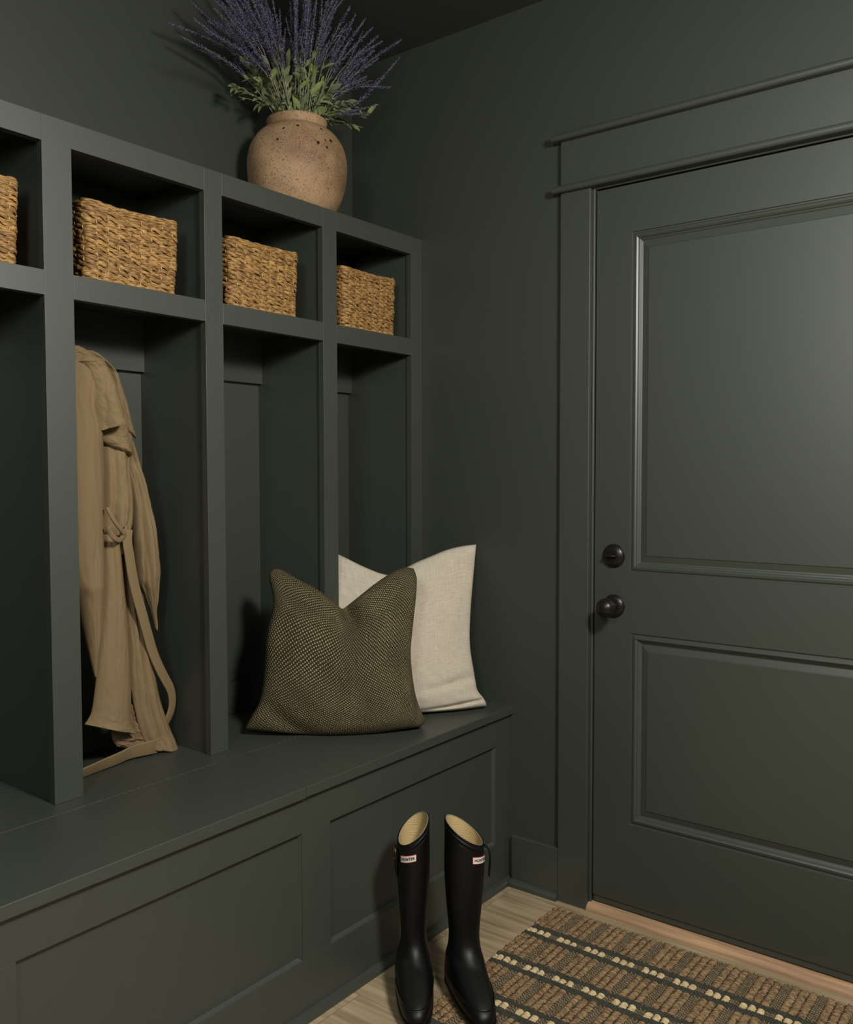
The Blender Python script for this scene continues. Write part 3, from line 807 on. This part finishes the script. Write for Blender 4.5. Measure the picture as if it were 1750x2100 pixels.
def band(name, pts, width, thick, wdir, n=40, parent=coat, material=None, twist=None):
    C = catmull(pts, n); vs = []
    for i, p in enumerate(C):
        p = Vector(p); q = Vector(C[min(i+1, n-1)]); o_ = Vector(C[max(i-1, 0)])
        t = (q-o_).normalized()
        wv = Vector(wdir[0]).lerp(Vector(wdir[1]), i/(n-1)) if isinstance(wdir[0], tuple) else Vector(wdir)
        wv = (wv-t*wv.dot(t)).normalized()
        nn = t.cross(wv).normalized()
        w = width if not callable(width) else width(i/(n-1))
        for s in ((-1, -.8), (-.86, -1.1), (.86, -1.1), (1, -.8), (1, .8), (.86, 1.1), (-.86, 1.1), (-1, .8)):
            vs.append(p+wv*(w*.5*s[0])+nn*(thick*.5*s[1]))
    fs = []
    for i in range(n-1):
        for k in range(8):
            fs.append((i*8+k, i*8+(k+1) % 8, (i+1)*8+(k+1) % 8, (i+1)*8+k))
    fs.append(tuple(range(8))[::-1]); fs.append(tuple((n-1)*8+k for k in range(8)))
    return mesh_obj(name, [tuple(v) for v in vs], fs, material or M_khaki, parent, True)
band('belt_loop', [(.245, -1.132, 1.166), (.247, -1.118, 1.143), (.24, -1.098, 1.133), (.232, -1.080, 1.140), (.222, -1.066, 1.152), (.218, -1.062, 1.162)], .012, .006, (.2, -.3, 1))
band('belt_loop', [(.244, -1.130, 1.212), (.246, -1.117, 1.185), (.243, -1.098, 1.163), (.235, -1.080, 1.146)], .009, .006, (.2, .5, .8))
band('belt', [(.225, -1.063, 1.156), (.228, -1.067, 1.128), (.226, -1.060, 1.091), (.222, -1.051, 1.048), (.217, -1.037, .999), (.212, -1.018, .945), (.206, -.999, .891), (.200, -.980, .841),
              (.196, -.960, .800), (.190, -.938, .764), (.182, -.915, .730), (.176, -.905, .695), (.172, -.910, .662), (.168, -.930, .628)], lambda u: .030-.004*abs(2*u-1), .004, ((.05, -1, -.5), (.35, -.8, .5)), 50)
band('belt_tail', [(.185, -.955, .592), (.188, -.985, .594), (.180, -1.030, .593), (.188, -1.075, .590), (.195, -1.125, .588), (.206, -1.175, .587), (.216, -1.228, .586)], lambda u: .042-.010*u, .0035, ((.25, 0, 1), (.55, .1, .8)), 40)

# ------------------------------------------------------------------ pillows
def coons(bt, rt, tp, lf, n):
    """bottom L>R, right B>T, top L>R, left B>T control polylines (u, w) -> grid [j][i]"""
    B_ = catmull(bt, n+1); R_ = catmull(rt, n+1); T_ = catmull(tp, n+1); L_ = catmull(lf, n+1); G = []
    for j in range(n+1):
        t = j/n; row = []
        for i in range(n+1):
            s = i/n
            p = []
            for c in (0, 1):
                a = (1-t)*B_[i][c]+t*T_[i][c]; b = (1-s)*L_[j][c]+s*R_[j][c]
                cc = (1-s)*(1-t)*B_[0][c]+s*(1-t)*B_[n][c]+(1-s)*t*T_[0][c]+s*t*T_[n][c]
                p.append(a+b-cc)
            row.append(tuple(p))
        G.append(row)
    return G
def pillow(name, P0, u, lean, G, T, creases, material, seed, parent=None, back=.8):
    n = len(G)-1
    U = Vector(u).normalized(); nh = Vector((U.y, -U.x, 0)); W = Vector((0, 0, 1))*cos(lean)-nh*sin(lean); Nn = U.cross(W).normalized()
    if Nn.dot(nh) < 0: Nn = -Nn
    vs = []; uvs = []
    for side in (1, -1):
        for j in range(n+1):
            for i in range(n+1):
                s = i/n; t = j/n
                e = (max(0, 4*s*(1-s))**.40)*(max(0, 4*t*(1-t))**.40)
                h = T*e*(1+.25*(1-t))
                a, b = G[j][i]
                if side > 0:
                    for (cs, ct, ws, wt, dp, ang) in creases:
                        ds = (s-cs)*cos(ang)+(t-ct)*sin(ang); dt = -(s-cs)*sin(ang)+(t-ct)*cos(ang)
                        h -= dp*math.exp(-(ds/ws)**2-(dt/wt)**2)*min(1, e*1.6)
                    h += .006*noise.noise(Vector((s*4+seed, t*4, seed)))*e + .003*noise.noise(Vector((s*11+seed, t*11, seed)))*e
                else:
                    h *= back
                p = Vector(P0)+U*a+W*b+Nn*(side*h)
                vs.append(tuple(p)); uvs.append((s, t))
    q = (n+1)*(n+1); fs = []
    for j in range(n):
        for i in range(n):
            a = j*(n+1)+i
            fs.append((a, a+1, a+n+2, a+n+1)); fs.append((q+a, q+a+n+1, q+a+n+2, q+a+1))
    def edge(a, b): fs.append((a, q+a, q+b, b))
    for i in range(n):
        edge(i+1, i); edge(n*(n+1)+i, n*(n+1)+i+1); edge(i*(n+1), (i+1)*(n+1)); edge((i+1)*(n+1)+n, i*(n+1)+n)
    o = mesh_obj(name, vs, fs, material, parent, True, None, uvs)
    md = o.modifiers.new('weld', 'WELD'); md.merge_threshold = .0004
    return o, (lambda a, b, h=0: Vector(P0)+U*a+W*b+Nn*h)

G = coons([(-.254, .004), (-.16, -.010), (-.05, -.020), (.08, -.022), (.18, -.014), (.235, -.008), (.252, .010)],
          [(.252, .010), (.236, .035), (.222, .080), (.214, .14), (.212, .20), (.222, .28), (.234, .36), (.238, .41), (.230, .440)],
          [(-.176, .446), (-.150, .442), (-.10, .413), (-.045, .381), (.0, .345), (.019, .328), (.04, .340), (.074, .366), (.115, .397), (.16, .426), (.20, .443), (.230, .440)],
          [(-.254, .004), (-.236, .035), (-.213, .075), (-.203, .12), (-.197, .18), (-.192, .26), (-.176, .33), (-.176, .37), (-.186, .42), (-.176, .446)], 64)
o, f = pillow('throw_pillow', (.415, -.535, .584), (.70, .71, 0), radians(13), G, .078,
    [(.5, .97, .07, .22, .045, 0), (.2, .10, .05, .22, .018, .9), (.87, .12, .05, .2, .012, -.7), (.16, .78, .06, .3, .006, .5)], M_olive, 2.0)
tag(o, 'olive tweed square throw pillow standing in front of the cream pillow', 'pillow')
G = coons([(-.205, .004), (-.12, -.004), (0, -.006), (.12, -.006), (.216, 0)],
          [(.216, 0), (.207, .022), (.186, .050), (.181, .09), (.173, .17), (.177, .24), (.190, .33), (.208, .43), (.221, .502)],
          [(-.285, .505), (-.22, .480), (-.15, .443), (-.09, .417), (-.055, .414), (-.02, .430), (.02, .449), (.07, .468), (.12, .486), (.17, .497), (.221, .502)],
          [(-.205, .004), (-.195, .05), (-.195, .13), (-.225, .22), (-.262, .30), (-.275, .40), (-.285, .505)], 64)
o, f = pillow('throw_pillow', (.480, -.249, .578), (.62, .785, 0), radians(14), G, .062,
    [(.46, .95, .07, .2, .028, .15), (.80, .34, .22, .030, .010, .18), (.80, .10, .26, .022, .016, .12), (.90, .62, .10, .04, .005, -.5)], M_linen, 6.0, None, .45)
tag(o, 'cream linen pillow leaning in the right bay behind the olive pillow', 'pillow')

# ------------------------------------------------------------------ rubber boots
LV = [ # z, back, front, half width, exponent
 (.000, .060, .196, .043, 2.5), (.012, .061, .197, .046, 2.5), (.026, .060, .190, .047, 2.4), (.040, .060, .168, .046, 2.3), (.054, .060, .135, .0445, 2.2), (.068, .058, .102, .043, 2.1),
 (.083, .053, .072, .0390, 2.0), (.100, .048, .054, .0360, 2.0), (.120, .045, .046, .0345, 2.0), (.150, .046, .045, .0360, 2.0), (.190, .050, .049, .0395, 2.0), (.230, .053, .052, .0425, 2.0),
 (.280, .056, .055, .0450, 2.0), (.330, .056, .056, .0450, 2.0), (.380, .056, .056, .0440, 2.0)]
def make_boot(loc, rz, outer, badge_deg, label, seed, ws=1.0):
    root = empty('rubber_boot', loc, rz)
    tag(root, label, 'boot', 'pair of tall black rubber boots')
    L = sorted(catmull(LV, 76)); n = 56
    def rim_z(a):      # a measured from the front (+y), positive towards +x ; outer side lower
        return .379-.027*outer*sin(a)-.010*cos(a)
    def pt(zf, a, off=0.0):
        k = 0
        while k < 74 and L[k+1][0] < zf: k += 1
        fr_ = (zf-L[k][0])/max(1e-9, L[k+1][0]-L[k][0])
        z, b, fw, w, ex = (L[k][i]*(1-fr_)+L[k+1][i]*fr_ for i in range(5))
        ca, sa = cos(a), sin(a)
        c = abs(ca)**(2/ex)*(1 if ca > 0 else -1); s = abs(sa)**(2/ex)*(1 if sa > 0 else -1)
        ly = fw if c > 0 else b
        w *= 1+(ws-1)*min(1, max(0, (zf-.05)/.06))
        return Vector(((w+off)*s, (ly+off)*c, z))
    def zmap(j, a):
        # the shaft's last part follows the slanted rim
        z = L[j][0]; top = rim_z(a)
        return z if z < .2 else .2+(z-.2)*(top-.2)/(.38-.2)
    vs = []; fs = []
    for j in range(76):
        for k in range(n):
            a = 2*pi*k/n
            p = pt(L[j][0], a); z = zmap(j, a)
            # ankle creases and soft dents
            w = math.exp(-((L[j][0]-.075-.012*sin(a))/.006)**2)*max(0, cos(a))
            p *= 1-.035*w if L[j][0] > .02 else 1
            d = .0018*noise.noise(Vector((cos(a)*2+seed, sin(a)*2, L[j][0]*14)))
            vs.append((p.x*(1+d*8), p.y*(1+d*8), z+.012))
    for j in range(75):
        for k in range(n):
            k2 = (k+1) % n
            fs.append((j*n+k, j*n+k2, (j+1)*n+k2, (j+1)*n+k))
    # rim lip
    b0 = 75*n
    def ring(off, dz):
        s = len(vs)
        for k in range(n):
            a = 2*pi*k/n; p = pt(.38, a, off); vs.append((p.x, p.y, rim_z(a)+dz+.012))
        return s
    r1 = ring(.0006, .0012); r2 = ring(-.0016, .0022); r3_ = ring(-.0034, .0008)
    for a_, b_ in ((b0, r1), (r1, r2), (r2, r3_)):
        for k in range(n):
            fs.append((a_+k, a_+(k+1) % n, b_+(k+1) % n, b_+k))
    fs.append(tuple(range(n))[::-1])
    mesh_obj('boot_shell', vs, fs, M_rubber, root, True)
    # lining
    vs = []; fs = []; uvs = []; m_ = 24
    for j in range(m_):
        for k in range(n+1):
            a = 2*pi*k/n; v = j/(m_-1)
            zf = .38-.2*v; p = pt(zf, a, -.0034)
            top = rim_z(a)+.0008; z = top-(top-.18)*v
            vs.append((p.x, p.y, z+.012)); uvs.append((a*.050, z))
    for j in range(m_-1):
        for k in range(n):
            i = j*(n+1)+k
            fs.append((i, i+n+1, i+n+2, i+1))
    fs.append(tuple((m_-1)*(n+1)+k for k in range(n)))
    lin_ = mesh_obj('lining', vs, fs, M_lining, root, True, None, uvs)
    lin_['label'] = 'cream woven fabric lining'
    e_mb = MB(); e_mb.tube([(lambda p: (p.x, p.y, rim_z(2*pi*k/n)+.0134))(pt(.38, 2*pi*k/n, -.0034)) for k in range(n)], .0008, 6, 0, True)
    e_mb.build('lining_edge', M_gray_rim, root, True)
    # rubber bands: rim facing, vamp seam
    b = MB()
    for (dz, th) in ((-.010, .0016), (-.0195, .0009)):
        b.tube([(lambda p: (p.x, p.y, rim_z(2*pi*k/n)+dz+.012))(pt(.38, 2*pi*k/n, 0)) for k in range(n)], th, 6, 0, True, (.7, 2.6 if th > .001 else 1))
    b.build('rim_band', M_rubber, root, True)
    # sole with heel
    vs = []; fs = []
    sec = [(0, .985), (.002, 1.02), (.010, 1.03), (.0135, 1.015)]
    for zz, sc in sec:
        for k in range(n):
            a = 2*pi*k/n; p = pt(.004, a)
            arch = .006 if (-.012 < p.y < .035 and zz < .009) else 0
            vs.append((p.x*sc*(1.03), p.y*sc, zz+arch))
    for j in range(len(sec)-1):
        for k in range(n):
            fs.append((j*n+k, j*n+(k+1) % n, (j+1)*n+(k+1) % n, (j+1)*n+k))
    fs.append(tuple(range(n))[::-1]); fs.append(tuple((len(sec)-1)*n+k for k in range(n)))
    mesh_obj('sole', vs, fs, M_rubber_matt, root, False)
    # toe cap strip
    t_mb = MB(); q = []
    for k in range(-14, 15):
        a = k/14*1.35; p = pt(.032, a, .0007); q.append((p.x, p.y, p.z+.012))
    t_mb.tube(q, .0016, 6, 0, False, (.6, 2.2)); t_mb.build('toe_strip', M_rubber, root, True)
    # printed badge below the rim
    bw, bh = .050, .0178
    a0 = radians(badge_deg); rx, ry = .046, .055
    zc = rim_z(a0)-.034
    def on(s, t, off):   # s along the girth (m), t up (m)
        a = a0+s/.049
        p = pt(.34, a, off); return Vector((p.x, p.y, zc+t+.012+s*outer*-.22))
    def patch(name, w_, h_, off, material, par):
        vs = []; fs = []; c = 16
        for j, t in enumerate((-h_/2, h_/2)):
            for i in range(c+1): vs.append(tuple(on(-w_/2+w_*i/c, t, off)))
        for j, t in enumerate((-h_/2, h_/2)):
            for i in range(c+1): vs.append(tuple(on(-w_/2+w_*i/c, t, off-.0015)))
        for i in range(c): fs.append((i, i+1, c+2+i, c+1+i))
        q = 2*(c+1)
        for i in range(c): fs += [(i+1, i, q+i, q+i+1), (c+1+i, c+2+i, q+c+2+i, q+c+1+i)]
        fs += [(0, c+1, q+c+1, q), (c+1+c, c, q+c, q+c+1+c)]
        return mesh_obj(name, vs, fs, material, par, False)
    bd = patch('badge', bw, bh, .0012, M_badge_r, root); bd['label'] = 'white printed badge with a red border'
    patch('badge_field', bw-.0022, bh-.0030, .0016, M_badge_w, bd)
    cu = bpy.data.curves.new('txt', 'FONT'); cu.body = 'HUNTER'; cu.size = .0098; cu.align_x = 'CENTER'; cu.align_y = 'CENTER'; cu.offset = .00034; cu.space_character = 1.12; cu.resolution_u = 3
    to = bpy.data.objects.new('txt', cu); COL.objects.link(to)
    bpy.context.view_layer.update()
    me = bpy.data.meshes.new_from_object(to.evaluated_get(bpy.context.evaluated_depsgraph_get()))
    bpy.data.objects.remove(to)
    bm = bmesh.new(); bm.from_mesh(me); bmesh.ops.triangulate(bm, faces=bm.faces[:])
    bmesh.ops.subdivide_edges(bm, edges=[e for e in bm.edges if e.calc_length() > .003], cuts=1)
    tx = max(abs(v.co.x) for v in bm.verts); ty = max(abs(v.co.y) for v in bm.verts)
    for v in bm.verts:
        v.co = on(-v.co.x/tx*(bw*.5-.0044), v.co.y/ty*.0038, .0020)
    bm.to_mesh(me); bm.free(); me.materials.clear(); me.materials.append(M_badge_k); me.name = 'badge_text'
    link(bpy.data.objects.new('badge_text', me), bd)
    return root, pt, rim_z

def boot_strap(root, pt, rim_z, a, loose, buckle):
    """strap lying down the shaft's outer side at angle a"""
    top = rim_z(a)-.010+.012
    p0 = pt(.36, a, .002)
    outw = Vector((p0.x, p0.y, 0)).normalized(); side = Vector((-outw.y, outw.x, 0))
    if loose:
        pts = [(p0.x, p0.y, top-.002), (p0.x+outw.x*.010, p0.y+outw.y*.010, top-.010), (p0.x+outw.x*.015, p0.y+outw.y*.015, top-.030), (p0.x+outw.x*.014, p0.y+outw.y*.014, top-.055), (p0.x+outw.x*.012, p0.y+outw.y*.012, top-.080)]
    else:
        pts = [(p0.x+outw.x*.001, p0.y+outw.y*.001, top), (p0.x+outw.x*.003, p0.y+outw.y*.003, top-.02), (p0.x+outw.x*.003, p0.y+outw.y*.003, top-.05), (p0.x-outw.x*.001, p0.y-outw.y*.001, top-.075)]
    o_ = band('strap', pts, lambda u: .015*(1 if u < .75 else 1-.75*((u-.75)/.25)**2), .003, tuple(side), 24, root, M_rubber_matt)
    if buckle:
        c = p0+outw*.006; zt = top-.003
        mb = MB()
        q = [tuple(c+side*.011+Vector((0, 0, zt-c.z))), tuple(c-side*.011+Vector((0, 0, zt-c.z))), tuple(c-side*.011+Vector((0, 0, zt-.024-c.z))), tuple(c+side*.011+Vector((0, 0, zt-.024-c.z)))]
        mb.tube(q, .0013, 8, 0, True)
        bk = mb.build('buckle', M_brass, root, True); bk['label'] = 'brass roller buckle'
# local +y is the toe direction; rz turns it. the camera looks from the +x -y side
TOE = math.atan2(-cos(.6546), sin(.6546))-pi/2        # toes towards the photographer
BT = FZ+.0125
r, pt_, rz_ = make_boot((.767, -.636, BT), TOE+radians(3), 1, 22, 'left of the two tall black rubber boots, beside the bench front', 1.3, .90)
boot_strap(r, pt_, rz_, radians(80), False, True)
r, pt_, rz_ = make_boot((.872, -.568, BT), TOE+radians(13), -1, -36, 'right of the two tall black rubber boots, with a loose hanging strap', 4.1, 1.08)
boot_strap(r, pt_, rz_, radians(-84), True, False)

# ------------------------------------------------------------------ rug
RX0, RX1, RY0, RY1 = .858, 1.92, -.86, -.068
rug = empty('woven_rug', (0, 0, 0))
tag(rug, 'brown jute rug with cream and charcoal stripes lying in front of the door', 'rug')
m = MB(); m.box(RX0+.004, RX1, RY0, RY1-.003, FZ, FZ+.006); m.build('backing', M_rug_base, rug)
RZ = FZ+.006
def blob(mb, x, y, z, lx, ly, h, ang, mi=0):
    ca, sa = cos(ang), sin(ang); vs = []
    for (r_, hz) in ((1, 0), (.72, .7)):
        for k in range(8):
            w = 2*pi*k/8; px = lx*cos(w)*r_; py = ly*sin(w)*r_
            vs.append((x+px*ca-py*sa, y+px*sa+py*ca, z+h*hz))
    vs.append((x, y, z+h))
    fs = [(k, (k+1) % 8, 8+(k+1) % 8, 8+k) for k in range(8)]+[(8+k, 8+(k+1) % 8, 16) for k in range(8)]
    mb.add(vs, fs, mi)
stripes = [(-.205, -.247), (-.377, -.420), (-.552, -.596), (-.727, -.771)]
def zone(y):
    for i, (a, b) in enumerate(stripes):
        if a-.011 < y <= a+.011: return ('k', 2*i)
        if b-.011 < y <= b+.011: return ('k', 2*i+1)
        if b+.011 < y <= a-.011: return ('c', i)
    return ('j', 0)
rr = random.Random(21)
J = MB(); Cs = [MB() for _ in stripes]; Ks = [MB() for _ in range(2*len(stripes))]
# columns: three fat columns then a fine braided one
cols = []; x = RX0; 
while x < RX1:
    for kind, w in (('f', .0205), ('f', .0205), ('f', .0205), ('b', .021)):
        cols.append((kind, x, w)); x += w
for kind, xc, w in cols:
    y = RY1-.003
    if kind == 'f':
        py = .0043
        k = 0
        while y > RY0:
            z_, i_ = zone(y); wob = .0016*noise.noise(Vector((xc*31, y*60, 0)))
            tilt = (.22 if k % 2 else -.10)+rr.uniform(-.2, .2)
            hx = w*.5*rr.uniform(.92, 1.08); hh = .0052*rr.uniform(.8, 1.25)
            if z_ == 'j': blob(J, xc+w/2+wob, y, RZ, hx, rr.uniform(.0022, .0032), hh, tilt, 0)
            elif z_ == 'c': blob(Cs[i_], xc+w/2+wob, y, RZ, hx*.9, .0034*rr.uniform(.9, 1.2), hh*1.2, tilt*.6, 0)
            else:
                for s in (-1, 0, 1): blob(Ks[i_], xc+w/2+s*w/3, y+rr.uniform(-.001, .001), RZ, w*.21, .0030, .0045*rr.uniform(.85, 1.15), rr.uniform(-.5, .5), 0)
            y -= py*rr.uniform(.92, 1.08); k += 1
    else:
        k = 0
        while y > RY0:
            z_, i_ = zone(y)
            for s in range(4):
                xx = xc+w*(s+.5)/4; yy = y+(.0012 if s % 2 else -.0012)
                if z_ == 'k': blob(Ks[i_], xx, yy, RZ, w*.15, .0028, .0045, .5 if s % 2 else -.5, 0)
                else:
                    dk = (k+s) % 2
                    tgt = J if z_ == 'j' else Cs[i_]
                    blob(tgt, xx, yy, RZ, w*.135, .0024, .0040*rr.uniform(.9, 1.15), .6 if s % 2 else -.6, 2 if dk else 1)
            y -= .0046; k += 1
# looped selvedge on the left edge
y = RY1-.004
while y > RY0:
    z_, i_ = zone(y); t = J if z_ == 'j' else (Cs[i_] if z_ == 'c' else Ks[i_])
    blob(t, RX0+rr.uniform(-.006, .001), y, FZ+.001, .009*rr.uniform(.8, 1.2), .0062, .0105*rr.uniform(.8, 1.1), rr.uniform(-.5, .3), 0)
    y -= .0098
J.build('jute_field', [M_jute, M_jute_b, M_braid_k], rug, True)
for c in Cs:
    o = c.build('cream_stripe', [M_jute_c, M_jute_b, M_braid_k], rug, True); o['label'] = 'cream stripe of chunky stitches'
for c in Ks:
    o = c.build('charcoal_stripe', M_jute_k, rug, True); o['label'] = 'narrow charcoal stripe'

# ------------------------------------------------------------------ light and camera
def area(name, loc, target, power, size, color=(1, 1, 1), shape='DISK', size_y=None):
    l = bpy.data.lights.new(name, 'AREA'); l.energy = power; l.shape = shape; l.size = size; l.color = color
    if size_y: l.size_y = size_y
    o = bpy.data.objects.new(name, l); COL.objects.link(o); o.location = loc
    o.rotation_euler = (Vector(target)-Vector(loc)).to_track_quat('-Z', 'Y').to_euler()
    return o
l = bpy.data.lights.new('ceiling_lamp', 'POINT'); l.energy = 72; l.shadow_soft_size = .18; l.color = (1, .965, .895)
o = bpy.data.objects.new('ceiling_lamp', l); COL.objects.link(o); o.location = (2.35, -1.3, 2.15)
area('bench_fill', (2.35, -1.3-.05, 2.15+.03), (1.25, -1.5, .1), 32, .35, (1, .965, .895))  # added fill beside the lamp, aimed low to lift the bench
area('rear_fill', (1.85, -3.0, 2.1), (1.9, 0, 1.7), 20, .6, (.96, 1, .97), 'SQUARE')  # added unseen fill behind the camera for the door's sheen; no doorway there
w = bpy.data.worlds.new('world'); scene.world = w; w.use_nodes = True
w.node_tree.nodes['Background'].inputs[0].default_value = (.6, .65, .7, 1); w.node_tree.nodes['Background'].inputs[1].default_value = .02

cam = bpy.data.cameras.new('camera'); cam.sensor_fit = 'HORIZONTAL'; cam.sensor_width = 36; cam.lens = 36*1829.85/1750
cam.clip_start = .05
co = bpy.data.objects.new('camera', cam); COL.objects.link(co)
co.location = (2.1125, -2.3331, 1.2925)
co.rotation_euler = (radians(87.4529), radians(.1106), radians(37.5035))
scene.camera = co
vs_ = scene.view_settings
scene.display_settings.display_device = 'sRGB'
vs_.view_transform = 'Standard'; vs_.look = 'None'; vs_.gamma = 1; vs_.use_curve_mapping = False; vs_.exposure = 0
